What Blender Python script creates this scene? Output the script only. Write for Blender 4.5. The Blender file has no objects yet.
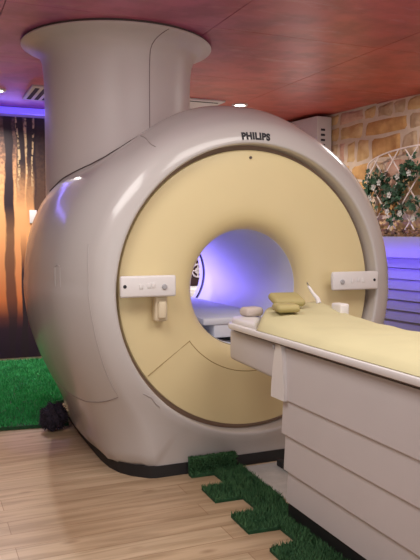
import bpy, bmesh, math, random
from mathutils import Vector, Matrix
random.seed(7)
sc = bpy.context.scene
COL = sc.collection
PI = math.pi

# ------------------------------------------------------------------ materials
def srgb(r, g, b):
    f = lambda c: (c/255/12.92) if c/255 <= .04045 else ((c/255+.055)/1.055)**2.4
    return (f(r), f(g), f(b), 1)

def mat(name, col, rough=.5, metal=0., coat=0., noise=0., nscale=8., bump=0., bscale=60., spec=.5, col2=None, trans=0., coat_rough=.08):
    m = bpy.data.materials.new(name); m.use_nodes = True
    nt = m.node_tree; b = nt.nodes['Principled BSDF']
    b.inputs['Base Color'].default_value = col
    b.inputs['Roughness'].default_value = rough
    b.inputs['Metallic'].default_value = metal
    b.inputs['Coat Weight'].default_value = coat
    b.inputs['Coat Roughness'].default_value = coat_rough
    b.inputs['Specular IOR Level'].default_value = spec
    b.inputs['Transmission Weight'].default_value = trans
    tc = nt.nodes.new('ShaderNodeTexCoord')
    if noise or col2:
        n = nt.nodes.new('ShaderNodeTexNoise'); n.inputs['Scale'].default_value = nscale; n.inputs['Detail'].default_value = 5
        nt.links.new(tc.outputs['Object'], n.inputs['Vector'])
        r = nt.nodes.new('ShaderNodeValToRGB')
        c2 = col2 or tuple(max(0, c*(1-noise)) for c in col[:3])+(1,)
        r.color_ramp.elements[0].position = .32; r.color_ramp.elements[1].position = .68
        r.color_ramp.elements[0].color = c2; r.color_ramp.elements[1].color = col
        nt.links.new(n.outputs['Fac'], r.inputs['Fac']); nt.links.new(r.outputs['Color'], b.inputs['Base Color'])
    if bump:
        n2 = nt.nodes.new('ShaderNodeTexNoise'); n2.inputs['Scale'].default_value = bscale; n2.inputs['Detail'].default_value = 4
        nt.links.new(tc.outputs['Object'], n2.inputs['Vector'])
        bp = nt.nodes.new('ShaderNodeBump'); bp.inputs['Strength'].default_value = bump; bp.inputs['Distance'].default_value = .01
        nt.links.new(n2.outputs['Fac'], bp.inputs['Height']); nt.links.new(bp.outputs['Normal'], b.inputs['Normal'])
    return m

def emis(name, col, strength):
    m = bpy.data.materials.new(name); m.use_nodes = True
    b = m.node_tree.nodes['Principled BSDF']
    b.inputs['Base Color'].default_value = col
    b.inputs['Emission Color'].default_value = col
    b.inputs['Emission Strength'].default_value = strength
    return m

HOUSING = mat('housing_enamel', (.545, .515, .50, 1), .5, coat=.9, coat_rough=.14, noise=.03, nscale=3)
SHROUD = mat('shroud_enamel', (.66, .60, .585, 1), .55, coat=.35, coat_rough=.3, noise=.03, nscale=3)
YELLOW = mat('cover_yellow', (.77, .65, .365, 1), .5, coat=.08, noise=.04, nscale=2.5)
LINER = mat('bore_white', (.66, .68, .76, 1), .55)
WHITE = mat('white_plastic', (.78, .755, .75, 1), .38, coat=.15)
CLAD = mat('table_cladding', (.63, .595, .60, 1), .45, noise=.03, nscale=4)
BLACK = mat('black_rubber', (.012, .012, .014, 1), .55)
SEAM = mat('seam_dark', (.10, .075, .07, 1), .7)
SEAMLIGHT = mat('seam_soft', (.40, .36, .35, 1), .4)
SEAMYEL = mat('seam_yellow', (.36, .25, .10, 1), .6)
INK = mat('ink_black', (.02, .02, .025, 1), .6)
GREY = mat('button_grey', (.42, .42, .44, 1), .5)
CREAM = mat('holder_cream', (.72, .62, .44, 1), .45)
SHEET = mat('sheet_yellow', (.60, .55, .32, 1), .8, bump=.12, bscale=14, noise=.06, nscale=5)
KHAKI = mat('pad_khaki', (.46, .39, .17, 1), .7, noise=.08, nscale=12)
PADSIDE = mat('pad_edge', (.22, .16, .06, 1), .8)
TURF = mat('turf_backing', (.02, .09, .035, 1), .95, noise=.4, nscale=25)
BLADE_D = mat('turf_blade_dark', (.085, .20, .085, 1), .8, col2=(.05, .135, .06, 1), nscale=14, spec=.2)
BLADE_L = mat('turf_blade_bright', (.07, .48, .15, 1), .8, col2=(.04, .30, .09, 1), nscale=9, spec=.2)
METALW = mat('trellis_paint', (.74, .64, .60, 1), .5)
LEAF = mat('ivy_leaf', (.018, .085, .03, 1), .6, col2=(.008, .028, .013, 1), nscale=25)
FLOWER = mat('flower_white', (.46, .45, .42, 1), .7)
STEM = mat('vine_stem', (.09, .05, .025, 1), .8)
PEBBLE = mat('bark_chip', (.34, .19, .09, 1), .85, col2=(.035, .02, .016, 1), nscale=26)
BOARD = mat('cladding_painted', (.14, .135, .17, 1), .55, noise=.05, nscale=5)
PLANTER = mat('planter_painted', (.22, .21, .27, 1), .5)
PLUSH = mat('dark_fleece', (.045, .036, .06, 1), .9, noise=.5, nscale=40)
PLASTIC = mat('clear_film', (.62, .60, .58, 1), .18, coat=.5, noise=.18, nscale=10, bump=.3, bscale=18)
CABW = mat('cabinet_white', (.66, .65, .66, 1), .45)
MAROON = mat('banner_maroon', (.035, .008, .012, 1), .6, noise=.3, nscale=6)
SILVER = mat('emblem_silver', (.5, .45, .5, 1), .4)
MORTAR = mat('mortar', (.66, .53, .41, 1), .9, noise=.12, nscale=14, bump=.3, bscale=70)
STONES = [mat('stone_tan', srgb(214, 184, 138), .9, col2=srgb(186, 148, 100), nscale=9, bump=.4, bscale=40),
          mat('stone_ochre', srgb(212, 168, 110), .9, col2=srgb(176, 130, 80), nscale=8, bump=.4, bscale=40),
          mat('stone_grey', srgb(198, 172, 142), .9, col2=srgb(164, 136, 106), nscale=11, bump=.4, bscale=40),
          mat('stone_pink', srgb(206, 168, 148), .9, col2=srgb(178, 138, 116), nscale=9, bump=.4, bscale=40)]
WALLP = mat('wall_paint', (.62, .52, .45, 1), .85, noise=.05)
VENTD = mat('vent_dark', (.03, .025, .04, 1), .7)
LEDM = emis('led_violet', (.10, .06, .8, 1), 1.0)
LAMPM = emis('lamp_warm', (1, .93, .82, 1), 9)

# ------------------------------------------------------------------ helpers
def tag(o, label=None, cat=None, group=None, kind=None):
    if label: o['label'] = label
    if cat: o['category'] = cat
    if group: o['group'] = group
    if kind: o['kind'] = kind
    return o

def empty(name, loc, label=None, cat=None, group=None):
    o = bpy.data.objects.new(name, None); COL.objects.link(o)
    o.location = loc; o.empty_display_size = .1
    return tag(o, label, cat, group)

def wloc(o):
    v = Vector((0, 0, 0))
    while o is not None:
        v += o.location; o = o.parent
    return v

def obj(name, bm, m, parent=None, smooth=True, loc=None, angle=35):
    """bm in world coordinates -> one mesh object whose origin is its parent's (or loc)"""
    me = bpy.data.meshes.new(name)
    org = wloc(parent) if parent else Vector(loc or (0, 0, 0))
    bmesh.ops.translate(bm, vec=-org, verts=bm.verts)
    bmesh.ops.recalc_face_normals(bm, faces=bm.faces)
    if smooth:
        for f in bm.faces: f.smooth = True
        for e in bm.edges:
            if len(e.link_faces) == 2 and e.calc_face_angle(0) > math.radians(angle): e.smooth = False
    bm.to_mesh(me); bm.free()
    for x in (m if isinstance(m, (list, tuple)) else [m]): me.materials.append(x)
    o = bpy.data.objects.new(name, me); COL.objects.link(o)
    if parent: o.parent = parent
    else: o.location = org
    return o

def B(): return bmesh.new()

def add_box(bm, c, s, bev=0., seg=2, M=None, mi=0):
    r = bmesh.ops.create_cube(bm, size=1)
    vs = r['verts']
    for v in vs: v.co = Vector((v.co.x*s[0], v.co.y*s[1], v.co.z*s[2]))
    if bev:
        es = {e for v in vs for e in v.link_edges}
        rb = bmesh.ops.bevel(bm, geom=list(es), offset=bev, segments=seg, affect='EDGES', profile=.5)
        vs = list({v for f in rb['faces'] for v in f.verts} | {v for v in vs if v.is_valid})
        # all verts of this island
        seen = set(vs); st = list(vs)
        while st:
            v = st.pop()
            for e in v.link_edges:
                w = e.other_vert(v)
                if w not in seen: seen.add(w); st.append(w)
        vs = list(seen)
    T = Matrix.Translation(Vector(c)) @ (M.to_4x4() if M else Matrix.Identity(4))
    for v in vs: v.co = T @ v.co
    if mi:
        for f in {f for v in vs for f in v.link_faces}: f.material_index = mi
    return vs

def add_tube(bm, pts, r, n=8, closed=False, caps=True):
    pts = [Vector(p) for p in pts]; rings = []
    N = len(pts)
    up = Vector((0, 0, 1))
    for i, p in enumerate(pts):
        a = pts[(i-1) % N] if (closed or i > 0) else p
        b = pts[(i+1) % N] if (closed or i < N-1) else p
        t = (b-a).normalized()
        u = up if abs(t.dot(up)) < .93 else Vector((0, 1, 0))
        x = t.cross(u).normalized(); y = x.cross(t).normalized()
        rr = r[i] if isinstance(r, (list, tuple)) else r
        rings.append([bm.verts.new(p + x*rr*math.cos(2*PI*k/n) + y*rr*math.sin(2*PI*k/n)) for k in range(n)])
    for i in range(N if closed else N-1):
        A, C = rings[i], rings[(i+1) % N]
        for k in range(n):
            bm.faces.new((A[k], A[(k+1) % n], C[(k+1) % n], C[k]))
    if caps and not closed:
        bm.faces.new(rings[0][::-1]); bm.faces.new(rings[-1])

def add_lathe(bm, prof, axis='Z', c=(0, 0, 0), n=96, a0=0., a1=2*PI, mi=None):
    """prof: list of (radius, along). axis Y: ring in xz plane"""
    full = abs(a1-a0-2*PI) < 1e-6
    m = n if full else n+1
    rings = []
    for (r, h) in prof:
        ring = []
        for k in range(m):
            a = a0+(a1-a0)*k/n
            if axis == 'Z': p = Vector((c[0]+r*math.cos(a), c[1]+r*math.sin(a), c[2]+h))
            else: p = Vector((c[0]+r*math.sin(a), c[1]+h, c[2]+r*math.cos(a)))
            ring.append(bm.verts.new(p))
        rings.append(ring)
    for i in range(len(rings)-1):
        for k in range(m if full else m-1):
            f = bm.faces.new((rings[i][k], rings[i][(k+1) % m], rings[i+1][(k+1) % m], rings[i+1][k]))
            if mi: f.material_index = mi[i]
    return rings

def add_disc(bm, c, r, axis='Y', n=24, th=.004):
    prof = [(0.0001, -th/2), (r, -th/2), (r, th/2), (0.0001, th/2)]
    add_lathe(bm, prof, axis, c, n)

def add_prism(bm, poly, z0, z1):
    a = [bm.verts.new((x, y, z0)) for x, y in poly]; b = [bm.verts.new((x, y, z1)) for x, y in poly]
    bm.faces.new(a[::-1]); bm.faces.new(b)
    n = len(poly)
    for i in range(n): bm.faces.new((a[i], a[(i+1) % n], b[(i+1) % n], b[i]))

def interp(tab, x, j):
    if x <= tab[0][0]: return tab[0][j]
    for a, b in zip(tab, tab[1:]):
        if x <= b[0]:
            t = (x-a[0])/(b[0]-a[0]); return a[j]+(b[j]-a[j])*t
    return tab[-1][j]

# ------------------------------------------------------------------ camera
cam = bpy.data.cameras.new('camera'); co = bpy.data.objects.new('camera', cam); COL.objects.link(co)
cam.sensor_fit = 'VERTICAL'; cam.sensor_height = 36; cam.lens = 690/560*36
cam.clip_start = .05
co.location = (-1.684, -3.353, 1.275)
co.rotation_euler = (math.radians(90-3.9), 0, -math.radians(22.96))
sc.camera = co

# ------------------------------------------------------------------ right wall frame of reference (wall turned 6 degrees)
TH = math.radians(6)
NRM = Vector((math.cos(TH), math.sin(TH), 0)); ALONG = Vector((math.sin(TH), -math.cos(TH), 0)); P0 = Vector((2.38, 2.2, 0))
def W(s, off, z): return P0 + ALONG*s - NRM*off + Vector((0, 0, z))
MW = Matrix((ALONG, NRM, Vector((0, 0, 1)))).transposed()        # columns: along, outwards(into wall), up
H = 2.5; YB = 3.65; YF = -5.0; XL = -3.4
def wall_s(y): return (P0.y-y)/math.cos(TH)
S0, S1 = wall_s(YB), wall_s(YF)
cBR = W(S0, 0, 0); cFR = W(S1, 0, 0)
ROOM = [(XL, YF), (cFR.x, YF), (cBR.x, YB), (XL, YB)]

# ------------------------------------------------------------------ floor: light oak boards running along x
def floor_material():
    m = bpy.data.materials.new('oak_boards'); m.use_nodes = True
    nt = m.node_tree; L = nt.links; b = nt.nodes['Principled BSDF']; b.inputs['Roughness'].default_value = .36
    tc = nt.nodes.new('ShaderNodeTexCoord')
    br = nt.nodes.new('ShaderNodeTexBrick'); br.offset = .37
    br.inputs['Scale'].default_value = 1; br.inputs['Brick Width'].default_value = 1.35; br.inputs['Row Height'].default_value = .135
    br.inputs['Mortar Size'].default_value = .0016; br.inputs['Mortar Smooth'].default_value = .3; br.inputs['Bias'].default_value = -.1
    br.inputs['Color1'].default_value = srgb(192, 170, 142); br.inputs['Color2'].default_value = srgb(176, 150, 121); br.inputs['Mortar'].default_value = srgb(140, 104, 74)
    L.new(tc.outputs['Object'], br.inputs['Vector'])
    mp = nt.nodes.new('ShaderNodeMapping'); mp.inputs['Scale'].default_value = (1.1, 13, 1)
    L.new(tc.outputs['Object'], mp.inputs['Vector'])
    n = nt.nodes.new('ShaderNodeTexNoise'); n.inputs['Scale'].default_value = 1.8; n.inputs['Detail'].default_value = 7; n.inputs['Distortion'].default_value = .6
    L.new(mp.outputs['Vector'], n.inputs['Vector'])
    r = nt.nodes.new('ShaderNodeValToRGB'); r.color_ramp.elements[0].position = .36; r.color_ramp.elements[1].position = .62
    r.color_ramp.elements[0].color = (.66, .60, .53, 1); r.color_ramp.elements[1].color = (1.06, 1.04, 1.02, 1)
    L.new(n.outputs['Fac'], r.inputs['Fac'])
    mx = nt.nodes.new('ShaderNodeMix'); mx.data_type = 'RGBA'; mx.blend_type = 'MULTIPLY'; mx.inputs[0].default_value = .8
    L.new(br.outputs['Color'], mx.inputs[6]); L.new(r.outputs['Color'], mx.inputs[7])
    # knots
    mp2 = nt.nodes.new('ShaderNodeMapping'); mp2.inputs['Scale'].default_value = (3.2, 7.5, 1)
    L.new(tc.outputs['Object'], mp2.inputs['Vector'])
    v = nt.nodes.new('ShaderNodeTexVoronoi'); v.inputs['Scale'].default_value = 1; L.new(mp2.outputs['Vector'], v.inputs['Vector'])
    r2 = nt.nodes.new('ShaderNodeValToRGB'); r2.color_ramp.elements[0].position = .03; r2.color_ramp.elements[1].position = .16
    r2.color_ramp.elements[0].color = (.42, .33, .26, 1); r2.color_ramp.elements[1].color = (1, 1, 1, 1)
    L.new(v.outputs['Distance'], r2.inputs['Fac'])
    mx2 = nt.nodes.new('ShaderNodeMix'); mx2.data_type = 'RGBA'; mx2.blend_type = 'MULTIPLY'; mx2.inputs[0].default_value = .6
    L.new(mx.outputs[2], mx2.inputs[6]); L.new(r2.outputs['Color'], mx2.inputs[7])
    L.new(mx2.outputs[2], b.inputs['Base Color'])
    return m
bm = B(); add_prism(bm, ROOM, -.06, 0)
tag(obj('floor', bm, floor_material(), smooth=False), kind='structure')

# ------------------------------------------------------------------ ceiling: printed red / pink panels with seams
def ceiling_material():
    m = bpy.data.materials.new('ceiling_print'); m.use_nodes = True
    nt = m.node_tree; L = nt.links; b = nt.nodes['Principled BSDF']; b.inputs['Roughness'].default_value = .34
    b.inputs['Specular IOR Level'].default_value = .45
    tc = nt.nodes.new('ShaderNodeTexCoord'); sx = nt.nodes.new('ShaderNodeSeparateXYZ'); L.new(tc.outputs['Object'], sx.inputs[0])
    n = nt.nodes.new('ShaderNodeTexNoise'); n.inputs['Scale'].default_value = .9; n.inputs['Detail'].default_value = 6; n.inputs['Distortion'].default_value = .8
    L.new(tc.outputs['Object'], n.inputs['Vector'])
    # position across the room (x) plus noise chooses pink-violet -> red -> brown-red
    a = nt.nodes.new('ShaderNodeMath'); a.operation = 'MULTIPLY_ADD'; a.inputs[1].default_value = .30; a.inputs[2].default_value = .22
    L.new(sx.outputs[0], a.inputs[0])
    a2 = nt.nodes.new('ShaderNodeMath'); a2.operation = 'MULTIPLY_ADD'; a2.inputs[1].default_value = .7; L.new(n.outputs['Fac'], a2.inputs[0]); L.new(a.outputs[0], a2.inputs[2])
    r = nt.nodes.new('ShaderNodeValToRGB'); cr = r.color_ramp
    cr.elements[0].position = .18; cr.elements[0].color = srgb(192, 122, 178)
    cr.elements[1].position = 1.0; cr.elements[1].color = srgb(190, 90, 78)
    for p, c in ((.36, srgb(208, 118, 148)), (.52, srgb(190, 104, 140)), (.66, srgb(196, 92, 100)), (.80, srgb(205, 100, 92))):
        e = cr.elements.new(p); e.color = c
    L.new(a2.outputs[0], r.inputs['Fac'])
    # pale wisps
    mp = nt.nodes.new('ShaderNodeMapping'); mp.inputs['Scale'].default_value = (1.2, 4.5, 1); mp.inputs['Rotation'].default_value = (0, 0, .5); L.new(tc.outputs['Object'], mp.inputs['Vector'])
    w = nt.nodes.new('ShaderNodeTexNoise'); w.inputs['Scale'].default_value = 2.2; w.inputs['Detail'].default_value = 9; w.inputs['Roughness'].default_value = .72
    L.new(mp.outputs['Vector'], w.inputs['Vector'])
    rw = nt.nodes.new('ShaderNodeValToRGB'); rw.color_ramp.elements[0].position = .54; rw.color_ramp.elements[1].position = .72
    rw.color_ramp.elements[0].color = (0, 0, 0, 1); rw.color_ramp.elements[1].color = (.55, .55, .55, 1)
    L.new(w.outputs['Fac'], rw.inputs['Fac'])
    mx = nt.nodes.new('ShaderNodeMix'); mx.data_type = 'RGBA'; L.new(rw.outputs['Color'], mx.inputs[0]); L.new(r.outputs['Color'], mx.inputs[6]); mx.inputs[7].default_value = srgb(215, 165, 165)
    # dark blotches
    d = nt.nodes.new('ShaderNodeTexNoise'); d.inputs['Scale'].default_value = 5; d.inputs['Detail'].default_value = 8; L.new(tc.outputs['Object'], d.inputs['Vector'])
    rd = nt.nodes.new('ShaderNodeValToRGB'); rd.color_ramp.elements[0].position = .35; rd.color_ramp.elements[1].position = .58
    rd.color_ramp.elements[0].color = (.72, .68, .68, 1); rd.color_ramp.elements[1].color = (1, 1, 1, 1); L.new(d.outputs['Fac'], rd.inputs['Fac'])
    mx2 = nt.nodes.new('ShaderNodeMix'); mx2.data_type = 'RGBA'; mx2.blend_type = 'MULTIPLY'; mx2.inputs[0].default_value = 1
    L.new(mx.outputs[2], mx2.inputs[6]); L.new(rd.outputs['Color'], mx2.inputs[7])
    L.new(mx2.outputs[2], b.inputs['Base Color'])
    return m
CEIL = ceiling_material()
# panels 1.2 m, separated by narrow gaps with a dark backing: one mesh, two materials
bm = B()
def clip_x(y): return cBR.x + (cFR.x-cBR.x)*(YB-y)/(YB-YF)
ys = [YF] + [-4.28+1.2*i for i in range(7)] + [YB]; xs = [XL] + [-2.42+1.2*i for i in range(5)] + [9]
g = .0025
for i in range(len(ys)-1):
    for j in range(len(xs)-1):
        y0, y1 = ys[i]+g, ys[i+1]-g; x0 = xs[j]+g
        xa = min(xs[j+1]-g, clip_x(y0)); xb = min(xs[j+1]-g, clip_x(y1))
        if xa <= x0+.02 and xb <= x0+.02: continue
        xa = max(xa, x0+.01); xb = max(xb, x0+.01)
        add_prism(bm, [(x0, y0), (xa, y0), (xb, y1), (x0, y1)], H, H+.012)
nf = len(bm.faces)
add_prism(bm, ROOM, H+.012, H+.06)
bm.faces.ensure_lookup_table()
for f in bm.faces[nf:]: f.material_index = 1
tag(obj('ceiling', bm, [CEIL, SEAM], smooth=False), kind='structure')

# ------------------------------------------------------------------ walls
t = .08
bm = B(); add_prism(bm, [(XL-t, YB), (cBR.x+t, YB), (cBR.x+t, YB+t), (XL-t, YB+t)], -.06, H+.06)
tag(obj('wall_back', bm, WALLP, smooth=False), kind='structure')

bm = B(); add_prism(bm, [(XL-t, YF), (XL, YF), (XL, YB), (XL-t, YB)], -.06, H+.06)
tag(obj('wall_left', bm, mat('wall_paint_brown', (.30, .22, .16, 1), .85), smooth=False), kind='structure')
# right wall: rubble ashlar, stones bulge out of the mortar bed
bm = B()
a, b_, c_, d_ = W(S0, 0, 0), W(S1, 0, 0), W(S1, -t, 0), W(S0, -t, 0)
add_prism(bm, [(p.x, p.y) for p in (a, b_, c_, d_)], -.06, H+.06)
rs = random.Random(21)
def stone(bm, s0, s1, z0, z1, mi):
    nx, nz = max(4, int((s1-s0)/.03)), max(4, int((z1-z0)/.03))
    ph = [rs.uniform(0, 6.28) for _ in range(4)]; amp = .007
    sk = [rs.uniform(-.012, .012) for _ in range(4)]
    G = []
    for j in range(nz+1):
        row = []
        for i in range(nx+1):
            u, v = i/nx, j/nz
            e = min(u, 1-u)*(s1-s0); f = min(v, 1-v)*(z1-z0)
            k = min(1, e/.018)*min(1, f/.018)
            off = -.004 + .02*math.sqrt(max(0, k)) + .004*math.sin(7*u+ph[0]+3*v)*k
            ds = amp*math.sin(5*v+ph[1])*(1 if u < .5 else -1) + sk[0]*v*(1-u) + sk[1]*(1-v)*u
            dz = amp*math.sin(5*u+ph[2])*(1 if v < .5 else -1) + sk[2]*u*(1-v) + sk[3]*(1-u)*v
            row.append(bm.verts.new(W(s0+u*(s1-s0)+ds, off, min(z0+v*(z1-z0)+dz, H-.003))))
        G.append(row)
    for j in range(nz):
        for i in range(nx):
            q = bm.faces.new((G[j][i], G[j][i+1], G[j+1][i+1], G[j+1][i])); q.material_index = mi
hand = {  # course (z0, z1): stones set by eye: (s0, s1, tone)
    (2.372, 2.492): [(-.51, -.16, 4), (-.14, .02, 1), (.04, .25, 3), (.265, .405, 3), (.43, .66, 1)],
    (2.212, 2.352): [(-.50, -.165, 1), (-.12, .43, 2), (.455, .66, 3)],
    (1.975, 2.188): [(-.52, -.43, 4), (-.40, -.275, 1), (-.245, -.065, 1), (-.035, .345, 2), (.37, .56, 3)],
    (1.800, 1.952): [(-.52, -.345, 1), (-.32, -.07, 2), (-.045, .14, 3), (.165, .60, 4)]}
courses = [(2.372, 2.492), (2.212, 2.352), (1.975, 2.188), (1.800, 1.952), (1.60, 1.78), (1.43, 1.58), (1.22, 1.41), (1.05, 1.20), (.86, 1.03), (.70, .84), (.50, .68), (.34, .48), (.17, .32), (.01, .15)]
for (z0, z1) in courses:
    spans = []
    hs = hand.get((z0, z1), [])
    for (p, q, k) in hs: stone(bm, p, q, z0, z1, k)
    ranges = [(S0+.02, min(p for p, _, _ in hs)-.02), (max(q for _, q, _ in hs)+.02, 4.2)] if hs else [(S0+.02, 4.2)]
    for (r0, r1) in ranges:
        s = r0
        while s < r1-.06:
            w = rs.uniform(.15, .42)
            if r1-(s+w) < .12: w = r1-s
            stone(bm, s, min(s+w, r1), z0, z1, rs.choice((1, 1, 2, 3, 4))); s += w+.022
tag(obj('wall_right', bm, [MORTAR]+STONES), kind='structure')

# ------------------------------------------------------------------ MRI scanner
ZC = .97
root = empty('mri_scanner', (0, .9, 0), 'large rounded beige scanner with a yellow ring face, standing on the wood floor', 'scanner')
#        y     R     w
PROF = [(-.030, .800, .0), (-.024, .835, .0), (-.008, .868, .30), (.000, .880, .56), (.015, .898, .60), (.040, .918, .635), (.080, .945, .675),
        (.146, .985, .715), (.25, 1.025, .745), (.37, 1.048, .757), (.52, 1.070, .76), (.70, 1.082, .76), (.90, 1.084, .76), (1.10, 1.070, .757),
        (1.30, 1.04, .75), (1.48, .995, .74), (1.62, .935, .72), (1.72, .87, .69), (1.80, .79, .62), (1.84, .70, .55)]
CROWN = [(0, .945), (12, .930), (23, .917), (34, .908), (40, .914), (45, .932), (50, .962), (54, .985), (58, .996), (63, 1.004), (70, 1.008), (80, 1.004), (90, 1.0)]   # shoulder of the housing either side of the crown
def body_r(th, y):
    """outline radius about the bore axis; th measured from straight up, positive to the right"""
    R = interp(PROF, y, 1); w = interp(PROF, y, 2)
    dx, dz = math.sin(th), math.cos(th)
    r = R
    if dz < 0 and w > 0:
        rb = min(w/max(1e-6, abs(dx)), 3)
        if y > -.005:
            rb2 = min(rb, .95/abs(dz))
            r = (R**9+rb2**9)**(1/9)
    if dz < 0: r = min(r, (ZC-.05)/abs(dz))
    a = math.degrees(abs((th+PI) % (2*PI)-PI))
    k = min(1, max(0, (y-.27)/.35)); k = k*k*(3-2*k)*(1 if y < 1.4 else max(0, 1-(y-1.4)/.35))
    k2 = min(1, max(0, (y-.06)/.14)); k2 = k2*k2*(3-2*k2)*(1-k)
    r *= 1 - .034*math.exp(-((a-35)/13)**2)*k2
    if a < 92: r *= 1 + (interp(CROWN, a, 1)-1)*k
    return r
def body_pt(th, y, out=0.):
    r = body_r(th, y)+out
    return Vector((r*math.sin(th), y, ZC+r*math.cos(th)))
N = 200
bm = B(); rings = []
for (r, y) in ((.779, .10), (.779, -.020), (.783, -.028), (.789, -.031)):
    rings.append([bm.verts.new((r*math.sin(2*PI*k/N), y, ZC+r*math.cos(2*PI*k/N))) for k in range(N)])
ysamp = []
for a, b_ in zip(PROF, PROF[1:]):
    n = max(1, int((b_[0]-a[0])/.05)); ysamp += [a[0]+(b_[0]-a[0])*i/n for i in range(n)]
ysamp.append(PROF[-1][0])
# smooth the profile table a little by averaging neighbours when sampling
def sm_pt(th, y):
    if y < .03: return body_pt(th, y)
    h = .03
    return (body_pt(th, y-h)+body_pt(th, y)*2+body_pt(th, y+h))/4 if y < 1.8 else body_pt(th, y)
for y in ysamp:
    ring = []
    for k in range(N):
        p = sm_pt(2*PI*k/N, y); p.y = y; ring.append(bm.verts.new(p))
    rings.append(ring)
rings.append([bm.verts.new((.46*math.sin(2*PI*k/N), 1.84, ZC+.46*math.cos(2*PI*k/N))) for k in range(N)])
for A, C in zip(rings, rings[1:]):
    for k in range(N): bm.faces.new((A[k], A[(k+1) % N], C[(k+1) % N], C[k]))
housing = obj('housing', bm, HOUSING, root, angle=50)

# yellow front cover flaring into the bore
bm = B()
prof = [(.754, .076), (.754, .046), (.751, .037), (.742, .034), (.62, .031), (.52, .030), (.46, .032), (.42, .038), (.39, .048), (.365, .064), (.345, .086), (.332, .112), (.326, .142)]
add_lathe(bm, prof, 'Y', (0, 0, ZC), 160)
cover = obj('front_cover', bm, YELLOW, root)
bm = B(); add_lathe(bm, [(.785, .072), (.750, .072), (.750, .08), (.785, .08), (.785, .072)], 'Y', (0, 0, ZC), 128); obj('cover_gap', bm, mat('gap_shade', (.34, .23, .17, 1), .8), cover)  # umber ring: shade of the recess round the cover put into colour
# seams of the lower cover panel (radial cut and arc) and a screw
bm = B()
for sg in (-1, 1):
    a = math.radians(234.5)*1
    ang = math.radians(180+54.0) if sg < 0 else math.radians(180-54.0)
    add_tube(bm, [((r)*math.sin(ang), .0315, ZC+r*math.cos(ang)) for r in (.452, .52, .6, .7, .742)], .0022, 6)
arc = [math.radians(180+54-108*i/40) for i in range(41)]
add_tube(bm, [(.455*math.sin(a), .0325, ZC+.455*math.cos(a)) for a in arc], .0022, 6)
obj('cover_seam', bm, SEAMYEL, cover)
bm = B(); add_disc(bm, (-.012, .029, ZC+.712), .0075, 'Y', 16, .006); obj('screw', bm, SEAM, cover)
# bore liner
bm = B()
add_lathe(bm, [(.326, .14), (.324, .142), (.323, .9), (.323, 1.482), (.329, 1.486), (.329, 1.524), (.323, 1.528), (.323, 1.58), (.335, 1.62), (.39, 1.70), (.462, 1.842)], 'Y', (0, 0, ZC), 128, mi=[0, 0, 0, 1, 1, 1, 0, 0, 0, 0])
liner = obj('bore_liner', bm, [LINER, BLACK], root)
tag(liner, 'pale lavender white bore tunnel')
# dark gap visible along the lower edge of the bore mouth
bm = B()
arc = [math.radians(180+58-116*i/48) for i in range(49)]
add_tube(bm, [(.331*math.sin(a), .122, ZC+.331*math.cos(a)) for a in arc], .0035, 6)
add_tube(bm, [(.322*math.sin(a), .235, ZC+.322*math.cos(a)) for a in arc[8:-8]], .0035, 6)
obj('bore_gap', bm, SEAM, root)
# flat bridge the table slides on, inside the bore
bm = B(); add_box(bm, (0, .87, .775), (.44, 1.34, .04), .012)
add_box(bm, (0, .86, .72), (.30, 1.3, .08), .01)
obj('table_bridge', bm, LINER, root)
# black base skirt
bm = B()
def plan(th):   # rounded plan outline of the foot
    return None
out = []
for y, w in [(PROF[i][0], PROF[i][2]) for i in range(len(PROF)) if PROF[i][2] > 0 and PROF[i][0] >= 0]: out.append((y, w))
right = [(w+.008 if w > .5 else w, y-.008 if y < .02 else y) for y, w in out]
poly = [(x, y) for x, y in right] + [(-x, y) for x, y in right[::-1]]
add_prism(bm, poly, .0, .062)
obj('base_skirt', bm, BLACK, root, angle=50)

# service shroud rising to the ceiling, with trumpet flange
SX, SY = -.437, 1.15
bm = B()
prof = [(.474, 1.20), (.474, 1.8), (.474, 2.1), (.475, 2.22), (.478, 2.30), (.486, 2.36), (.502, 2.405), (.535, 2.44), (.575, 2.46), (.612, 2.472), (.616, 2.475), (.616, 2.482), (.612, 2.485), (.46, 2.485), (.44, 2.40), (.44, 2.2)]
add_lathe(bm, prof, 'Z', (SX, SY, 0), 128)
shroud = obj('ceiling_shroud', bm, SHROUD, root)
tag(shroud, 'round upright shroud flaring out at the ceiling')
bm = B(); add_lathe(bm, [(.600, 2.483), (.600, H), (.56, H), (.56, 2.483), (.600, 2.483)], 'Z', (SX, SY, 0), 96)
obj('shroud_gap', bm, SEAM, shroud)  # dark ring stands for the shaded gap between flange and ceiling
def shroud_r(z):
    tab = [(p[1], p[0]) for p in prof[:10]]
    return interp(tab, z, 1)
# dark seam line at the vertical joint of the shroud
aj = math.radians(-82)
bm = B(); zs = [1.86, 1.95, 2.05, 2.15, 2.22, 2.28, 2.33, 2.37, 2.40, 2.425, 2.44, 2.455, 2.465, 2.472]
add_tube(bm, [(SX+(shroud_r(z)+.0)*math.cos(aj+.12*max(0, (z-2.36)/.12)**2), SY+(shroud_r(z)+.0)*math.sin(aj+.12*max(0, (z-2.36)/.12)**2), z-.0) for z in zs], .0026, 6)
obj('joint_line', bm, mat('joint_dark', (.26, .19, .19, 1), .7), shroud)
# joint where the shroud lands on the housing: found along the shroud by height of the housing
bm = B(); pts = []
for i in range(0, 60):
    a = math.radians(190 + i*1.48)
    x, y = SX+.475*math.cos(a), SY+.475*math.sin(a)
    lo, hi = 1.2, 2.2
    for _ in range(30):
        z = (lo+hi)/2; th = math.atan2(x, z-ZC)
        if math.hypot(x, z-ZC) < body_r(th, y): lo = z
        else: hi = z
    if a <= aj+2*PI+.03: pts.append((x, y, z))
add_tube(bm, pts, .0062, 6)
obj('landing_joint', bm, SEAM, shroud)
SEAM_END = pts[-1]
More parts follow.
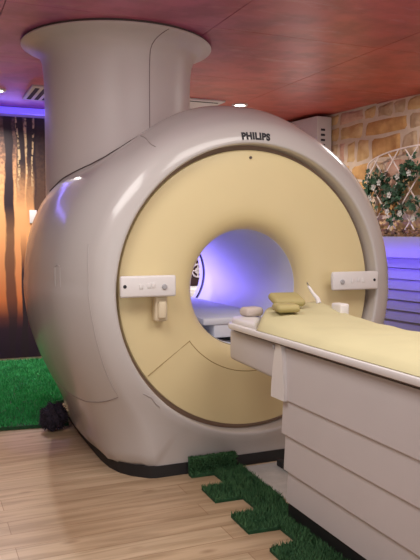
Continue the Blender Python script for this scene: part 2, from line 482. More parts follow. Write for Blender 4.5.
# black lettering on the top of the front ring
def text_mesh(txt, size):
    cu = bpy.data.curves.new('t', 'FONT'); cu.body = txt; cu.size = size; cu.align_x = 'CENTER'; cu.extrude = .0006; cu.offset = .0030*size/.05; cu.space_character = 1.12
    o = bpy.data.objects.new('t', cu); COL.objects.link(o)
    bpy.context.view_layer.update()
    me = bpy.data.meshes.new_from_object(o.evaluated_get(bpy.context.evaluated_depsgraph_get()))
    b = B(); b.from_mesh(me)
    bpy.data.objects.remove(o); bpy.data.curves.remove(cu); bpy.data.meshes.remove(me)
    return b
bm = text_mesh('PHILIPS', .050)
for v in bm.verts:
    x, h, d = v.co.x*.95, v.co.y, v.co.z
    rr = .803+h; th = x/.82 - .012
    # lay on the ring face (front of the housing) following its slope
    yy = -.031 if rr < .80 else interp([(p[1], p[0]) for p in PROF], rr, 1)
    v.co = Vector((rr*math.sin(th), yy-.0015-d, ZC+rr*math.cos(th)))
obj('lettering', bm, INK, root, smooth=False)

# panels on the left flank: fine seam lines following the surface (angle, y)
def flank(name, pts, r, m, par=housing, out=.0, sub=6):
    bm = B(); P = []
    for (a, b_) in zip(pts, pts[1:]):
        for i in range(sub): P.append(sm_pt(a[0]+(b_[0]-a[0])*i/sub, a[1]+(b_[1]-a[1])*i/sub))
    P.append(sm_pt(*pts[-1])); add_tube(bm, P, r, 6); return obj(name, bm, m, par)
FLANK_SEAMS = []
sl = mat('flank_seam', (.27, .23, .22, 1), .6)
flank('panel_seam', [(-1.30, .060), (-1.341, .053), (-1.464, .034), (-1.6, .023), (-1.74, .016), (-1.885, .018), (-2.037, .027), (-2.18, .031)], .0022, SEAMLIGHT)
flank('panel_seam', [(-2.182, .032), (-2.182, .087), (-2.173, .175), (-2.165, .312), (-2.156, .464), (-2.145, .613), (-2.135, .80)], .0028, sl)
flank('grip_recess', [(-1.447, .286), (-1.562, .26), (-1.57, .23), (-1.559, .211), (-1.443, .23), (-1.435, .257), (-1.447, .286)], .0022, SEAMLIGHT)
flank('joint_hook', [(-.58, .30), (-.595, .20), (-.62, .122), (-.632, .083), (-.63, .05)], .0028, SEAMLIGHT)
flank('scuff_mark', [(-2.243, -.026), (-2.298, -.029), (-2.342, -.028), (-2.386, -.028)], .0035, SEAMLIGHT)

# control panels bridging the ring and the cover
def control_panel(x0, x1, z0, z1, side):
    cx, cz = (x0+x1)/2, (z0+z1)/2; w, h = x1-x0, z1-z0
    bm = B(); add_box(bm, (cx, -.048, cz), (w, .027, h), .011, 3)
    p = obj('control_panel', bm, WHITE, root)
    bm = B(); add_box(bm, (cx, -.001, cz), (w-.09, .074, h-.04), .004, 2); obj('bracket', bm, WHITE, p)
    xe = x0+.022 if side < 0 else x1-.030
    bm = B(); add_disc(bm, (xe, -.0615, cz+.002), .009 if side < 0 else .008, 'Y', 20, .004); obj('port', bm, INK, p)
    bs = [(.36, 0), (.50, .004), (.58, .004)] if side < 0 else [(.42, .0), (.55, .004), (.66, .002)]
    for (u, dz) in bs:
        bm = B(); add_box(bm, (x0+w*u, -.062, cz+dz), (.020, .006, .026), .004); obj('button', bm, WHITE, p)
    bm = B(); u = .78 if side < 0 else .20
    add_lathe(bm, [(.0001, -.070), (.010, -.070), (.014, -.066), (.014, -.060)], 'Y', (x0+w*u, 0, cz-.004), 20)
    obj('knob', bm, GREY, p)
    return p
control_panel(-.768, -.475, .953, 1.062, -1)
control_panel(.461, .772, .950, 1.056, 1)
# cream handset cradle under the left panel
bm = B(); add_box(bm, (-.543, .008, .888), (.070, .066, .132), .012, 3)
h = obj('handset_cradle', bm, CREAM, root)
bm = B(); add_box(bm, (-.541, -.028, .882), (.046, .026, .092), .012, 3); obj('handset', bm, CREAM, h)

# ------------------------------------------------------------------ patient table
tb = empty('patient_table', (0, -1.4, 0), 'white clad patient table running out of the scanner bore to the right', 'table')
YN, YE = -2.45, -.72      # near end and scanner-side end of the base
bm = B(); add_box(bm, (0, (YN+YE)/2-.0, .045), (.384, YE-YN-.008, .09), .004); obj('plinth', bm, BLACK, tb)
for (z0, z1, xb, xt) in ((.082, .236, .196, .203), (.226, .400, .205, .212), (.390, .560, .213, .220), (.550, .775, .221, .224)):
    bm = B()
    e0 = YE + (xb-.196)*1.0
    vs = []
    def loop(x, z, e): return [bm.verts.new(p) for p in ((-x, YN, z), (x, YN, z), (x, e, z), (-x, e, z))]
    a = loop(xb+.004, z0, e0+.004); b_ = loop(xb+.004, z0+.012, e0+.004); c_ = loop(xt-.006, z1, e0-.006)
    for p, q in ((a, b_), (b_, c_)):
        for i in range(4): bm.faces.new((p[i], p[(i+1) % 4], q[(i+1) % 4], q[i]))
    bm.faces.new(a[::-1]); bm.faces.new(c_)
    bmesh.ops.bevel(bm, geom=[e for e in bm.edges if abs(e.verts[0].co.z-e.verts[1].co.z) > .008], offset=.006, segments=2, affect='EDGES')
    obj('cladding_board', bm, CLAD, tb)
# flared white corner fairing at the scanner end of the top board
for sg in (-1, 1):
    bm = B()
    prof_ = [(.545, -.73, -.648), (.60, -.73, -.646), (.68, -.72, -.652), (.74, -.71, -.660), (.785, -.70, -.668)]
    A = [bm.verts.new((sg*(.230+.012*(1-i/4)), y1, z)) for i, (z, y0, y1) in enumerate(prof_)]
    Bv = [bm.verts.new((sg*.238, y0-.03, z)) for (z, y0, y1) in prof_]
    Cc = [bm.verts.new((sg*.20, y1, z)) for (z, y0, y1) in prof_]
    Dd = [bm.verts.new((sg*.20, y0-.03, z)) for (z, y0, y1) in prof_]
    for P, Q in ((A, Bv), (Cc, A), (Dd, Cc), (Bv, Dd)):
        for i in range(4): bm.faces.new((P[i], P[i+1], Q[i+1], Q[i]))
    for i in (0, 4): bm.faces.new((A[i], Bv[i], Dd[i], Cc[i]))
    fair = obj('end_fairing', bm, WHITE, tb)
    bm = B(); add_box(bm, (sg*.236, -.66, .770), (.006, .014, .022), .002); obj('latch', bm, GREY, fair)
# cantilever carriage reaching to the bore
bm = B()
vs = add_box(bm, (0, -.40, .700), (.43, .52, .175), .02, 3)
for v in vs:
    if v.co.y > -.2: v.co.z += .012*(1 if v.co.z < .7 else 0)
obj('carriage', bm, CLAD, tb)
# tabletop with rolled rim, rounded at the scanner end
def top_outline(half, yn, ye, r, n=8):
    P = [(-half, yn), (half, yn)]
    for k in range(n+1):
        a = PI/2*k/n; P.append((half-r+r*math.cos(a), ye-r+r*math.sin(a)))
    for k in range(n+1):
        a = PI/2+PI/2*k/n; P.append((-half+r+r*math.cos(a), ye-r+r*math.sin(a)))
    return P
def slab(bm, rows, f):
    R = []
    for (ins, z) in rows: R.append([bm.verts.new((x, y, z)) for x, y in f(ins)])
    for A, C in zip(R, R[1:]):
        for i in range(len(A)): bm.faces.new((A[i], A[(i+1) % len(A)], C[(i+1) % len(A)], C[i]))
    bm.faces.new(R[0][::-1]); bm.faces.new(R[-1])
bm = B(); slab(bm, [(.022, .786), (.018, .7875), (.018, .793)], lambda i: top_outline(.26-i, YN+i, -.165-i, .09)); obj('top_gap', bm, mat('gap_brown', (.16, .12, .11, 1), .7), tb)
bm = B(); slab(bm, [(.014, .793), (.003, .797), (0, .804), (0, .816), (.003, .822), (.012, .826)], lambda i: top_outline(.26-i, YN+i, -.155-i, .09)); obj('tabletop', bm, WHITE, tb)

# white moulded head end standing on the tabletop
bm = B(); 
WEDGE = [(-.246, -.505), (-.14, -.335), (-.045, -.178), (-.06, -.152), (-.118, -.150), (-.15, -.145), (-.18, -.150), (-.21, -.168), (-.235, -.21), (-.246, -.28), (-.248, -.38)]
wc = (-.175, -.24)
slab(bm, [(0, .825), (0, .832), (.03, .840), (.10, .847), (.22, .851), (.5, .853)], lambda i: [(wc[0]+(x-wc[0])*(1-i), wc[1]+(y-wc[1])*(1-i)) for x, y in WEDGE])
cbase = obj('coil_base', bm, WHITE, loc=(-.1, -.25, .825))
bm = B(); add_box(bm, (-.125, -.215, .876), (.105, .085, .046), .02, 5, Matrix.Rotation(.15, 3, 'Z')); obj('rest_cushion', bm, mat('cushion_beige', (.60, .52, .48, 1), .7), cbase)
tag(cbase, 'white moulded head end plate at the scanner end of the patient table', 'coil base')

# mattress under a yellow sheet
bm = B()
def mat_out(i):
    P = []
    return top_outline(.250-i, YN+.02+i, -.20-i, .10, 10)
NX, NY = 18, 90
rowsv = []
rm = random.Random(3)
for j in range(NY+1):
    row = []
    for i in range(NX+1):
        u = -1+2*i/NX
        x0 = .252*math.copysign(abs(u)**.8, u)
        yend_ = min(-.165, -.52 + (x0+.25)*1.6) + .006*math.sin(14*x0)      # the sheet ends on a slant beside the head plate
        y = YN+.02 + (yend_-(YN+.02))*j/NY
        x = x0
        edge = min(1, (1+u)/.95) if u < 0 else min(1, (1-u)/.25)
        e2 = math.sqrt(max(0, 1-(1-edge)**2))
        e3 = math.sqrt(max(0, 1-(1-min(1, (1-j/NY)/.03))**2))
        z = .828 + .042*e2*e3 + .0018*math.sin(31*y+6*u)*e2*e3 + .0015*math.sin(13*y-9*u)*e2*e3
        rise = min(1, max(0, (y+.85)/.45)); rise = rise*rise*(3-2*rise)
        z += (.030*rise*e2 + .022*math.exp(-((x-.19)/.07)**2-((y+.34)/.13)**2))*e3
        row.append(bm.verts.new((x, y, z)))
    rowsv.append(row)
for j in range(NY):
    for i in range(NX): bm.faces.new((rowsv[j][i], rowsv[j][i+1], rowsv[j+1][i+1], rowsv[j+1][i]))
loop = [r[0] for r in rowsv] + rowsv[-1][1:] + [r[-1] for r in rowsv[::-1]][1:] + rowsv[0][::-1][1:-1]
low = [bm.verts.new((v.co.x, v.co.y, .826)) for v in loop]
for i in range(len(loop)): bm.faces.new((loop[i], low[i], low[(i+1) % len(low)], loop[(i+1) % len(low)]))
bm.faces.new(low)
tag(obj('mattress', bm, SHEET, loc=(0, -1.3, .826)), 'long mattress under a pale yellow sheet on the patient table', 'mattress')
# folded ridge in the sheet, near the frame edge
def pad(name, c, s, rz, tilt, label, group):
    bm = B(); M = Matrix.Rotation(rz, 3, 'Z') @ Matrix.Rotation(tilt, 3, 'X')
    vs = add_box(bm, c, s, min(s[2]*.48, .022), 4, M)
    o = obj(name, bm, KHAKI, loc=c); tag(o, label, 'pad', group); return o
pad('head_pad', (-.085, -.50, .922), (.115, .12, .036), -.25, 0, 'small khaki foam pad nearest the camera on the yellow mattress', 'khaki foam pads')
pad('head_pad', (.000, -.355, .945), (.16, .13, .040), -.15, .25, 'wider khaki foam pad lying tilted behind the small one on the mattress', 'khaki foam pads')
bm = B(); add_box(bm, (.205, -.52, .906), (.05, .085, .055), .008, 3)
tag(obj('white_box', bm, WHITE, loc=(.205, -.52, .879)), 'small white box at the far edge of the yellow mattress', 'box')
bm = B(); add_tube(bm, [(.185, -.36, .918), (.185, -.347, .94), (.178, -.315, .965), (.165, -.29, 1.0), (.160, -.285, 1.02)], [.013, .012, .009, .007, .006], 10)
tag(obj('cable_plug', bm, WHITE, loc=(.19, -.36, .905)), 'slim white cable plug standing upright in the rucked yellow sheet', 'plug')

# ------------------------------------------------------------------ artificial turf
def blades(bm, inside, x0, x1, y0, y1, z, n, hgt, wid, seed, zf=None):
    r = random.Random(seed); k = 0
    while k < n:
        x, y = r.uniform(x0, x1), r.uniform(y0, y1)
        if not inside(x, y): continue
        k += 1; a = r.uniform(0, 2*PI); h = hgt*r.uniform(.6, 1.2); w = wid*r.uniform(.7, 1.3)
        lx, ly = r.uniform(-.6, .6)*h, r.uniform(-.6, .6)*h
        zz = zf(x, y) if zf else z
        p = Vector((x, y, zz)); d = Vector((math.cos(a)*w, math.sin(a)*w, 0))
        bm.faces.new((bm.verts.new(p-d), bm.verts.new(p+d), bm.verts.new(p+Vector((lx, ly, h)))))
def in_poly(poly):
    def f(x, y):
        c = False; n = len(poly)
        for i in range(n):
            (xa, ya), (xb, yb) = poly[i], poly[(i+1) % n]
            if (ya > y) != (yb > y) and x < (xb-xa)*(y-ya)/(yb-ya)+xa: c = not c
        return c
    return f
CARP = [(-3.38, 1.42), (-1.22, 1.205), (-.92, 1.165), (-.79, 1.16), (-.79, 1.75), (-.40, 1.95), (-.40, 3.58), (-3.38, 3.58)]
car = empty('turf_carpet', (-1.8, 2.4, 0), 'bright green artificial grass carpet behind the scanner below the forest mural', 'turf carpet')
bm = B(); add_prism(bm, CARP, 0, .022); obj('backing', bm, TURF, car, smooth=False)
bm = B(); ip = in_poly([(x*1.0, y) for x, y in CARP])
blades(bm, ip, -1.7, -.42, 1.17, 3.57, .02, 26000, .030, .0045, 5)
blades(bm, ip, -3.37, -1.7, 1.17, 3.57, .02, 9000, .030, .008, 6)
tag(obj('grass_blades', bm, BLADE_L, car, smooth=False), kind='stuff')
RUN = [(-.40, -.030), (-.40, -.080), (-.275, -.085), (-.275, -.245), (-.415, -.25), (-.42, -.435), (-.28, -.44), (-.28, -.605), (-.42, -.61), (-.425, -.80), (-.28, -.81), (-.28, -.965), (-.415, -.97), (-.42, -1.15), (-.28, -1.16),
       (-.28, -1.32), (-.42, -1.33), (-.42, -1.5), (-.195, -1.5), (-.195, -.73), (-.13, -.62), (-.105, -.50), (-.10, -.20), (-.095, -.03)]
rn = empty('turf_runner', (-.25, -.7, 0), 'dark green stepped turf runner on the wood floor along the patient table', 'turf runner')
bm = B(); add_prism(bm, RUN, 0, .014); obj('backing', bm, TURF, rn, smooth=False)
bm = B(); blades(bm, in_poly(RUN), -.44, -.09, -1.5, -.02, .012, 9500, .022, .0032, 9)
tag(obj('grass_blades', bm, BLADE_D, rn, smooth=False), kind='stuff')
# end of the runner folded up against the scanner's skirt
bm = B(); add_box(bm, (-.265, -.036, .052), (.27, .030, .084), .006)
fl = obj('upturned_end', bm, TURF, rn)
bm = B(); r = random.Random(12)
for _ in range(3200):
    x, z = r.uniform(-.40, -.13), r.uniform(.012, .095); y = -.051 if r.random() < .75 else r.uniform(-.05, -.022)
    if y > -.05: z = .094
    p = Vector((x, y, z)); a = r.uniform(0, 2*PI); d = Vector((math.cos(a)*.0032, 0, math.sin(a)*.0032))
    bm.faces.new((bm.verts.new(p-d), bm.verts.new(p+d), bm.verts.new(p+Vector((r.uniform(-.01, .01), -.014*r.uniform(.4, 1.2) if z < .094 else r.uniform(-.01, 0), r.uniform(-.008, .012))))))
tag(obj('grass_blades', bm, BLADE_D, fl, smooth=False), kind='stuff')
# shiny clear film between runner and table
bm = B(); add_prism(bm, [(-.092, -.035), (.16, -.035), (.17, -.60), (-.02, -.64), (-.088, -.52)], 0, .004)
tag(obj('plastic_film', bm, PLASTIC, smooth=False), 'shiny pale plastic film on the floor between turf runner and table', 'plastic film')
# black cable lying by the table foot
bm = B(); add_tube(bm, [(.11, -.12, .017), (.10, -.18, .019), (.10, -.26, .018), (.09, -.36, .017), (.10, -.55, .017)], .012, 8)
add_box(bm, (.11, -.12, .023), (.035, .06, .034), .006)
tag(obj('power_cable', bm, BLACK, loc=(.10, -.3, 0)), 'thick black cable on the floor at the scanner end of the table', 'cable')
# dark fleece bundle tucked against the scanner foot
bm = B(); r = random.Random(2)
bmesh.ops.create_icosphere(bm, subdivisions=4, radius=1)
for v in bm.verts:
    n = v.co.normalized(); f = 1+.10*math.sin(9*n.x+4*n.z)+.07*math.sin(13*n.y+7*n.x)+r.uniform(-.03, .03)
    v.co = Vector((-.905+n.x*.080*f, 1.08+n.y*.065*f, .090+n.z*.086*f*(1 if n.z > 0 else .95)))
src = [v.co.copy() for v in bm.verts]; cc = Vector((-.905, 1.08, .09))
for p in src:
    for _ in range(2):
        n = (p-cc).normalized(); t1 = n.orthogonal().normalized(); t1.rotate(Matrix.Rotation(r.uniform(0, 6.28), 3, n)); q = p+n*r.uniform(.008, .020)+Vector((r.uniform(-.01, .01), r.uniform(-.01, .01), r.uniform(-.012, .004)))
        if q.z < .004: continue
        bm.faces.new((bm.verts.new(p-t1*.004), bm.verts.new(p+t1*.004), bm.verts.new(q)))
bun = obj('fleece_bundle', bm, PLUSH, loc=(-.905, 1.08, 0))
tag(bun, 'dark fluffy bundle on the floor where the green carpet meets the scanner', 'bundle')

# ------------------------------------------------------------------ forest mural on the back wall
def mural_material():
    m = bpy.data.materials.new('forest_print'); m.use_nodes = True
    nt = m.node_tree; L = nt.links; b = nt.nodes['Principled BSDF']; b.inputs['Roughness'].default_value = .5
    tc = nt.nodes.new('ShaderNodeTexCoord'); sx = nt.nodes.new('ShaderNodeSeparateXYZ'); L.new(tc.outputs['Object'], sx.inputs[0])
    X, Z = sx.outputs[0], sx.outputs[2]
    def math_(op, a, b_=None, c=None):
        n = nt.nodes.new('ShaderNodeMath'); n.operation = op
        for i, v in enumerate((a, b_, c)):
            if v is None: continue
            if isinstance(v, (int, float)): n.inputs[i].default_value = v
            else: L.new(v, n.inputs[i])
        return n.outputs[0]
    def ramp(fac, els):
        r = nt.nodes.new('ShaderNodeValToRGB'); cr = r.color_ramp
        cr.elements[0].position, cr.elements[0].color = els[0]; cr.elements[1].position, cr.elements[1].color = els[-1]
        for p, c in els[1:-1]: e = cr.elements.new(p); e.color = c
        L.new(fac, r.inputs['Fac']); return r.outputs['Color']
    def mix(f, a, b_, mode='MIX'):
        n = nt.nodes.new('ShaderNodeMix'); n.data_type = 'RGBA'; n.blend_type = mode
        for i, v in ((0, f), (6, a), (7, b_)):
            if isinstance(v, (int, float, tuple)): n.inputs[i].default_value = v
            else: L.new(v, n.inputs[i])
        return n.outputs[2]
    K = lambda v: (v, v, v, 1)
    # sky / mist: height ramp (object z 0..2.4)
    zf = math_('DIVIDE', Z, 2.42)
    base = ramp(zf, [(0.0, srgb(34, 14, 36)), (.12, srgb(46, 20, 40)), (.165, srgb(96, 46, 40)), (.24, srgb(214, 120, 66)), (.5, srgb(240, 172, 112)), (.72, srgb(226, 168, 116)), (.86, srgb(150, 112, 92)), (1.0, srgb(84, 64, 72))])
    # leafy speckle towards the top
    n = nt.nodes.new('ShaderNodeTexNoise'); n.inputs['Scale'].default_value = 34; n.inputs['Detail'].default_value = 6; L.new(tc.outputs['Object'], n.inputs['Vector'])
    sp = ramp(n.outputs['Fac'], [(.42, K(0)), (.58, K(1))])
    topm = ramp(zf, [(.60, K(0)), (.9, K(.75))])
    f = mix(1.0, sp, topm, 'MULTIPLY')
    base = mix(f, base, srgb(58, 42, 48))
    # trunks: wobbling vertical bands
    mp = nt.nodes.new('ShaderNodeMapping'); mp.inputs['Scale'].default_value = (3, 3, .8); L.new(tc.outputs['Object'], mp.inputs['Vector'])
    wn = nt.nodes.new('ShaderNodeTexNoise'); wn.inputs['Scale'].default_value = 2.0; wn.inputs['Detail'].default_value = 4; L.new(mp.outputs['Vector'], wn.inputs['Vector'])
    xw = math_('MULTIPLY_ADD', wn.outputs['Fac'], .10, X)
    def trunk(base, x0, w, lo, col, z_on=None, lean=0.0):
        d = math_('ABSOLUTE', math_('SUBTRACT', math_('MULTIPLY_ADD', Z, lean, xw), x0+.05))
        k = ramp(math_('DIVIDE', d, w), [(.72, K(1)), (1.0, K(0))])
        if z_on:
            k = mix(1.0, k, ramp(zf, [(z_on[0], K(z_on[2])), (z_on[1], K(z_on[3]))]), 'MULTIPLY')
        return mix(k, base, col)
    dark = srgb(38, 22, 32)
    for (x0, w, lean, zo) in ((-.845, .042, .0, (.50, .62, .75, 1)), (-.74, .05, .0, (.60, .80, 0, 1)), (-.63, .06, .0, (.55, .82, 0, 1)), (-.725, .035, 0., (.35, .52, 1, 0)), (-.54, .07, 0, (.3, .4, 1, .9)), (-.27, .06, 0, None), (-.05, .05, 0, None),
                         (-1.12, .05, .03, None), (-1.35, .035, -.02, None), (-1.62, .07, .02, None), (-1.95, .05, 0, None), (-2.3, .06, 0, None), (-2.7, .05, 0, None), (-3.05, .07, 0, None)):
        base = trunk(base, x0, w, 0, dark, zo, lean)
    # pale streaks between the upper trunks
    for x0 in (-.765, -.685, -.615):
        d = math_('ABSOLUTE', math_('SUBTRACT', xw, x0+.05))
        k = ramp(math_('DIVIDE', d, .014), [(.4, K(1)), (1.0, K(0))])
        k = mix(1.0, k, ramp(zf, [(.66, K(0)), (.74, K(1))]), 'MULTIPLY')
        k = mix(1.0, k, ramp(n.outputs['Fac'], [(.42, K(0)), (.56, K(.9))]), 'MULTIPLY')
        base = mix(k, base, srgb(214, 184, 140))
    L.new(base, b.inputs['Base Color'])
    return m
bm = B(); add_box(bm, (-1.55, YB-.012, 1.22), (3.6, .02, 2.36), .002)
mu = obj('forest_mural', bm, mural_material(), smooth=False, loc=(0, YB-.012, .04))
tag(mu, 'orange misty forest mural with dark trunks covering the back wall', 'mural')
bm = B(); add_box(bm, (-.625, YB-.030, 1.435), (.07, .014, .13), .004)
tag(obj('wall_plate', bm, WHITE, loc=(-.625, YB-.03, 1.435)), 'small white wall plate on the forest mural', 'wall plate')
bm = B(); add_box(bm, (-1.2, YB-.05, 2.452), (4.3, .06, .055), .01)
tag(obj('led_strip', bm, LEDM, loc=(-1.2, YB-.05, 2.45)), 'glowing violet light strip along the top of the back wall', 'light strip')
# maroon banner and low white cabinet seen through the bore
ban = empty('wall_banner', (1.25, YB-.02, .75), 'dark maroon banner with a round silver emblem, seen through the scanner bore', 'banner')
bm = B(); add_box(bm, (1.25, YB-.02, 1.25), (1.3, .02, 1.1), .003); obj('cloth', bm, MAROON, ban)
bm = B(); add_lathe(bm, [(.060, -.006), (.064, -.010), (.074, -.010), (.078, -.006), (.078, 0), (.06, 0), (.060, -.006)], 'Y', (1.125, YB-.032, .865), 32)
add_disc(bm, (1.125, YB-.032, .865), .034, 'Y', 24, .01); add_box(bm, (1.125, YB-.034, .865), (.12, .008, .014)); add_box(bm, (1.125, YB-.034, .865), (.014, .008, .12))
obj('emblem', bm, SILVER, ban)
lc = empty('low_cabinet', (1.2, 3.35, 0), 'low white cabinet under the maroon banner behind the scanner', 'cabinet')
bm = B(); add_box(bm, (1.2, 3.38, .35), (1.2, .44, .70), .006); obj('body', bm, CABW, lc)
for k in range(2):
    bm = B(); add_box(bm, (.90+.6*k, 3.152, .36), (.57, .018, .62), .004); d = obj('door', bm, CABW, lc)
    bm = B(); add_box(bm, (1.13+.14*k, 3.138, .45), (.014, .02, .12), .004); obj('handle', bm, GREY, d)

# ------------------------------------------------------------------ things on the right wall
# tall white cabinet in the corner, right under the ceiling
cb = empty('corner_cabinet', W(-1.0, .12, 0), 'tall white cabinet with vent slots in the corner beside the stone wall', 'cabinet')
bm = B(); vs = add_box(bm, (0, 0, 0), (.72, .19, 2.46), .006, 2); T = MW.to_4x4(); T.translation = W(-.965, .125, 1.235)
for v in bm.verts: v.co = T @ v.co
obj('body', bm, CABW, cb)
for k in range(5):
    bm = B(); add_box(bm, W(-.603, .145, 2.33-.052*k), (.012, .05, .022), .002, 1, MW); obj('vent_slot', bm, VENTD, cb)

# lapped cladding below the planter
bm = B(); z = .955
add_box(bm, W(1.0, .07, 1.005), (2.4, .12, .09), .006, 2, MW)
k = 0
while z > .0:
    z0 = max(z-.094, .0)
    A = [W(-.2, .02, z), W(2.2, .02, z), W(2.2, .105, z), W(-.2, .105, z)]
    C = [W(-.2, .02, z0), W(2.2, .02, z0), W(2.2, .122, z0), W(-.2, .122, z0)]
    a = [bm.verts.new(p) for p in A]; c = [bm.verts.new(p) for p in C]
    bm.faces.new(a[::-1]); bm.faces.new(c)
    for i in range(4): bm.faces.new((a[i], a[(i+1) % 4], c[(i+1) % 4], c[i]))
    z = z0-.0
    k += 1
tag(obj('lapped_cladding', bm, BOARD, smooth=False, loc=W(1, .08, 0)), 'lapped grey boards in violet light below the planter', 'cladding')
pl = empty('planter_box', W(1.0, .10, 1.052), 'white planter trough bathed in violet light, holding the trellis by the stone wall', 'planter')
bm = B()
add_box(bm, W(1.0, .165, 1.15), (2.4, .018, .185), .004, 2, MW); add_box(bm, W(1.0, .028, 1.15), (2.4, .014, .185), .004, 2, MW)
add_box(bm, W(1.0, .095, 1.062), (2.4, .13, .02), .002, 2, MW)
for s in (-.193, 2.193): add_box(bm, W(s, .095, 1.15), (.014, .13, .185), .003, 2, MW)
obj('trough', bm, PLANTER, pl)
bm = B(); add_box(bm, W(1.0, .095, 1.14), (2.36, .118, .13), 0, 1, MW)
r = random.Random(4)
for _ in range(1500):
    s = r.uniform(-.15, 1.3); o = r.uniform(.045, .148); q = r.uniform(.012, .026); hp = .085*max(0, 1-abs(o-.08)/.07)
    M = Matrix.Rotation(r.uniform(0, 3), 3, 'Z') @ Matrix.Rotation(r.uniform(-.7, .7), 3, 'X')
    add_box(bm, W(s, o, 1.215+r.uniform(-.005, .02)+hp*r.uniform(.3, 1)), (q*1.6, q, q*.8), 0, 1, M)
tag(obj('bark_chips', bm, PEBBLE, loc=W(1, .09, 1.08)), 'brown bark chips filling the white planter', 'bark chips', kind='stuff')

# arched lattice trellis
TR = .075
def arch_z(s):
    u = (s-.66)/.66
    return 1.905+.135*math.sqrt(max(0, 1-min(1, abs(u))**2.0)) if abs(u) <= 1 else -1
tr = empty('garden_trellis', W(.66, TR, 1.2), 'pale arched lattice trellis standing in the planter against the stone wall', 'trellis')
bm = B()
P = [W(0, TR, 1.2)]+[W(0, TR, 1.2+.7*i/6) for i in range(1, 7)]+[W(.66-.66*math.cos(PI*i/32), TR, arch_z(.66-.66*math.cos(PI*i/32))) for i in range(1, 32)]+[W(1.32, TR, 1.9-.7*i/6) for i in range(7)]
add_tube(bm, P, .0085, 8)
obj('arch_frame', bm, METALW, tr)
for dirn in (1, -1):
    for k in range(-9, 12):
        s0 = .108+.225*k + (0 if dirn > 0 else .0)
        # line s = s0 + dirn*(z-1.92)*.84
        zs = []
        z = 1.215
        while z < 2.06:
            s = s0+dirn*(z-1.93)*.80
            if 0 <= s <= 1.32 and z <= arch_z(s): zs.append((s, z))
            z += .005
        if len(zs) < 14: continue
        (sa, za), (sb, zb) = zs[0], zs[-1]
        a, c = W(sa, TR+.006*dirn, za), W(sb, TR+.006*dirn, zb)
        bm = B(); L_ = (c-a).length; d = (c-a).normalized(); n_ = NRM; w_ = d.cross(n_).normalized()
        M = Matrix((w_, n_, d)).transposed()
        add_box(bm, (a+c)/2, (.013, .006, L_), .0015, 1, M)
        obj('slat', bm, METALW, tr)
# ivy with white blossoms wound through the trellis
iv = empty('ivy_garland', W(.3, .09, 1.25), 'dark green artificial ivy with white blossoms wound through the trellis', 'ivy')
r = random.Random(8)
path = [(.01, 1.45), (.02, 1.58), (.04, 1.70), (.10, 1.77), (.17, 1.78), (.24, 1.72), (.30, 1.63), (.38, 1.60), (.44, 1.66), (.47, 1.76), (.52, 1.84), (.60, 1.86), (.70, 1.80), (.80, 1.70), (.92, 1.66), (1.05, 1.75), (1.2, 1.7), (1.28, 1.5)]
path2 = [(.22, 1.56), (.30, 1.50), (.40, 1.46), (.50, 1.52), (.62, 1.56), (.75, 1.45), (.9, 1.42)]
bm = B()
for pth in (path, path2): add_tube(bm, [W(s, .092+.012*math.sin(s*20), z) for s, z in pth], .006, 6)
obj('vine', bm, STEM, iv)
bm = B()
def leaf(bm, p, size, n, u):
    n.normalize(); u = (u - n*u.dot(n)).normalized(); v = n.cross(u)
    pts = [(0, -.1, 0), (.42, .12, .06), (.30, .34, .02), (.46, .62, .05), (.16, .62, .0), (0, 1.0, -.06), (-.16, .62, 0), (-.46, .62, .05), (-.30, .34, .02), (-.42, .12, .06)]
    vs = [bm.verts.new(p + v*(x*size) + u*(y*size) + n*(zz*size)) for x, y, zz in pts]
    c = bm.verts.new(p+u*(.4*size)-n*(.05*size))
    for i in range(len(vs)): bm.faces.new((vs[i], vs[(i+1) % len(vs)], c))
def along(pth, t):
    x = t*(len(pth)-1); i = min(int(x), len(pth)-2); f = x-i
    return pth[i][0]*(1-f)+pth[i+1][0]*f, pth[i][1]*(1-f)+pth[i+1][1]*f
for pth, cnt in ((path, 620), (path2, 140)):
    for _ in range(cnt):
        s, z = along(pth, r.random()); s += r.gauss(0, .04); z += r.gauss(0, .05)
        if s < -.01: s = r.uniform(0, .06)
        p = W(s, .095+r.uniform(-.02, .035), max(z, 1.28))
        n = -NRM + Vector((r.uniform(-.8, .8), r.uniform(-.8, .8), r.uniform(-.3, .9)))
        leaf(bm, p, r.uniform(.028, .055), n, Vector((r.uniform(-1, 1), r.uniform(-1, 1), r.uniform(-1, .6))))
obj('foliage', bm, LEAF, iv, smooth=False)
for (s, z) in ((.225, 1.74), (.15, 1.70), (.36, 1.62), (.34, 1.47), (.50, 1.45), (.10, 1.60), (.46, 1.78), (.60, 1.80), (.66, 1.40), (.8, 1.6), (.95, 1.62)):
    bm = B(); c = W(s, .132, z)
    for k in range(5):
        a = 2*PI*k/5+s*7
        u = ALONG*math.cos(a)+Vector((0, 0, 1))*math.sin(a); v = -ALONG*math.sin(a)+Vector((0, 0, 1))*math.cos(a); n = -NRM
        pts = [(0, 0, 0), (.012, .012, .004), (.026, .010, .010), (.032, 0, .008), (.026, -.010, .010), (.012, -.012, .004)]
        bm.faces.new([bm.verts.new(c+u*x*1.0+v*y+n*zz) for x, y, zz in pts])
    bmesh.ops.create_icosphere(bm, subdivisions=2, radius=.009, matrix=Matrix.Translation(c-NRM*.006))
    obj('blossom', bm, FLOWER, iv)

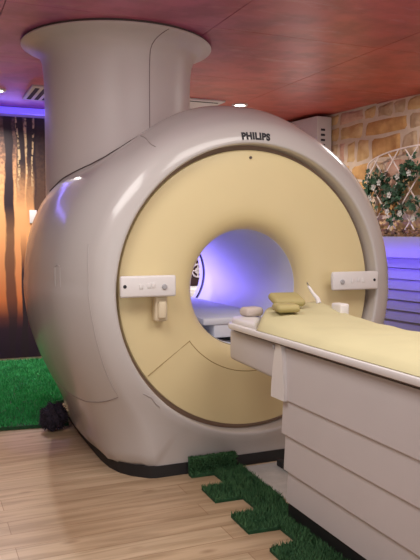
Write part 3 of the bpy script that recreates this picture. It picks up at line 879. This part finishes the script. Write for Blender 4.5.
# ------------------------------------------------------------------ ceiling fittings
def vent(x0, y0, x1, y1, nslot, label, rot=0):
    cx, cy = (x0+x1)/2, (y0+y1)/2
    v = empty('ceiling_vent', (cx, cy, H-.02), label, 'vent', 'white ceiling vents')
    bm = B(); add_box(bm, (cx, cy, H-.009), (x1-x0, y1-y0, .018), .004); obj('frame', bm, CABW, v)
    for k in range(nslot):
        bm = B(); yy = y0+.06+(y1-y0-.12)*k/(nslot-1) if rot else cy
        xx = cx if rot else x0+.05+(x1-x0-.10)*k/(nslot-1)
        add_box(bm, (xx, yy, H-.0195), ((x1-x0-.10), .022, .004) if rot else (.035, y1-y0-.10, .004)); obj('slot', bm, VENTD, v)
vent(-.775, 2.56, -.20, 3.16, 8, 'slotted white ceiling vent left of the round shroud')
vent(.40, 2.57, .98, 3.20, 2, 'white ceiling vent right of the round shroud, above the scanner', 1)
def downlight(x, y, label, watts, vis=True):
    d = empty('downlight', (x, y, H-.02), label, 'downlight', 'round ceiling downlights')
    bm = B(); add_lathe(bm, [(.045, -.004), (.060, -.014), (.075, -.012), (.078, 0)], 'Z', (x, y, H), 40); obj('trim', bm, CABW, d)
    bm = B(); add_disc(bm, (x, y, H-.006), .047, 'Z', 32, .006); obj('lens', bm, LAMPM, d)
    l = bpy.data.lights.new('downlight_lamp', 'AREA'); l.shape = 'DISK'; l.size = .09; l.energy = watts; l.color = (1, .93, .84); l.spread = math.radians(150)
    o = bpy.data.objects.new('downlight_lamp', l); COL.objects.link(o); o.location = (x, y, H-.025); o.parent = None
    return d
downlight(1.19, 2.70, 'bright round downlight above the right shoulder of the scanner', 24)
downlight(-1.02, 2.90, 'bright round downlight at the left edge, above the forest mural', 19)
# room lamps in front of the scanner (out of frame): flush light panels of the ceiling
def panel(x, y, w, d, watts, col=(1, .95, .91)):
    l = bpy.data.lights.new('light_panel', 'AREA'); l.shape = 'RECTANGLE'; l.size = w; l.size_y = d; l.energy = watts; l.color = col
    o = bpy.data.objects.new('light_panel', l); COL.objects.link(o); o.location = (x, y, H-.01)
panel(-1.7, -1.2, 1.2, 1.2, 22); panel(.2, -1.7, 1.2, 1.2, 18)
panel(1.9, .9, .5, .5, 8)

# violet LED light, and unseen lamps added for the bore and floor
def lamp(name, loc, rot, sx, sy, watts, col=(.26, .20, 1)):
    l = bpy.data.lights.new(name, 'AREA'); l.shape = 'RECTANGLE'; l.size = sx; l.size_y = sy; l.energy = watts; l.color = col
    o = bpy.data.objects.new(name, l); COL.objects.link(o); o.location = loc; o.rotation_euler = rot; return o
def aim(o, target):
    o.rotation_euler = (Vector(target)-o.location).to_track_quat('-Z', 'Y').to_euler()
o = lamp('violet_led_bar', W(.55, .50, 1.06), (0, 0, 0), 1.2, .04, 4.6, (.17, .11, 1)); aim(o, W(.55, .1, .90)); o.data.spread = math.radians(125)
o = lamp('bore_fill', (-.30, 2.15, 1.12), (0, 0, 0), .4, .4, 1.0, (.36, .46, 1)); aim(o, (.25, .9, 1.05))  # unseen lamp added behind the scanner to brighten the bore
o = lamp('bore_violet_fill', (-.34, 2.05, 1.08), (0, 0, 0), .1, .1, 1.3, (.26, .18, 1)); aim(o, (.32, 1.30, .98)); o.data.spread = math.radians(50)  # added narrow lamp, no fitting, tints the far bore wall violet
o = lamp('back_led', (-1.2, YB-.12, 2.42), (0, 0, 0), 3.6, .04, 3); aim(o, (-1.0, 1.6, 1.2))
l = bpy.data.lights.new('floor_patch_spot', 'SPOT'); l.energy = 34; l.color = (.38, .28, 1); l.spot_size = math.radians(9); l.spot_blend = .8; l.shadow_soft_size = .03  # made-up spot, added to cast the violet patch on the floor
o = bpy.data.objects.new('floor_patch_spot', l); COL.objects.link(o); o.location = (-1.25, 3.4, 2.42); aim(o, (-1.02, .93, 0))

# ------------------------------------------------------------------ world and view
w = bpy.data.worlds.new('world'); sc.world = w; w.use_nodes = True
w.node_tree.nodes['Background'].inputs[0].default_value = (1, .97, .95, 1); w.node_tree.nodes['Background'].inputs[1].default_value = .62
vs = sc.view_settings
vs.view_transform = 'Standard'; vs.look = 'None'; vs.gamma = 1; vs.exposure = 0.78; vs.use_curve_mapping = False
sc.display_settings.display_device = 'sRGB'
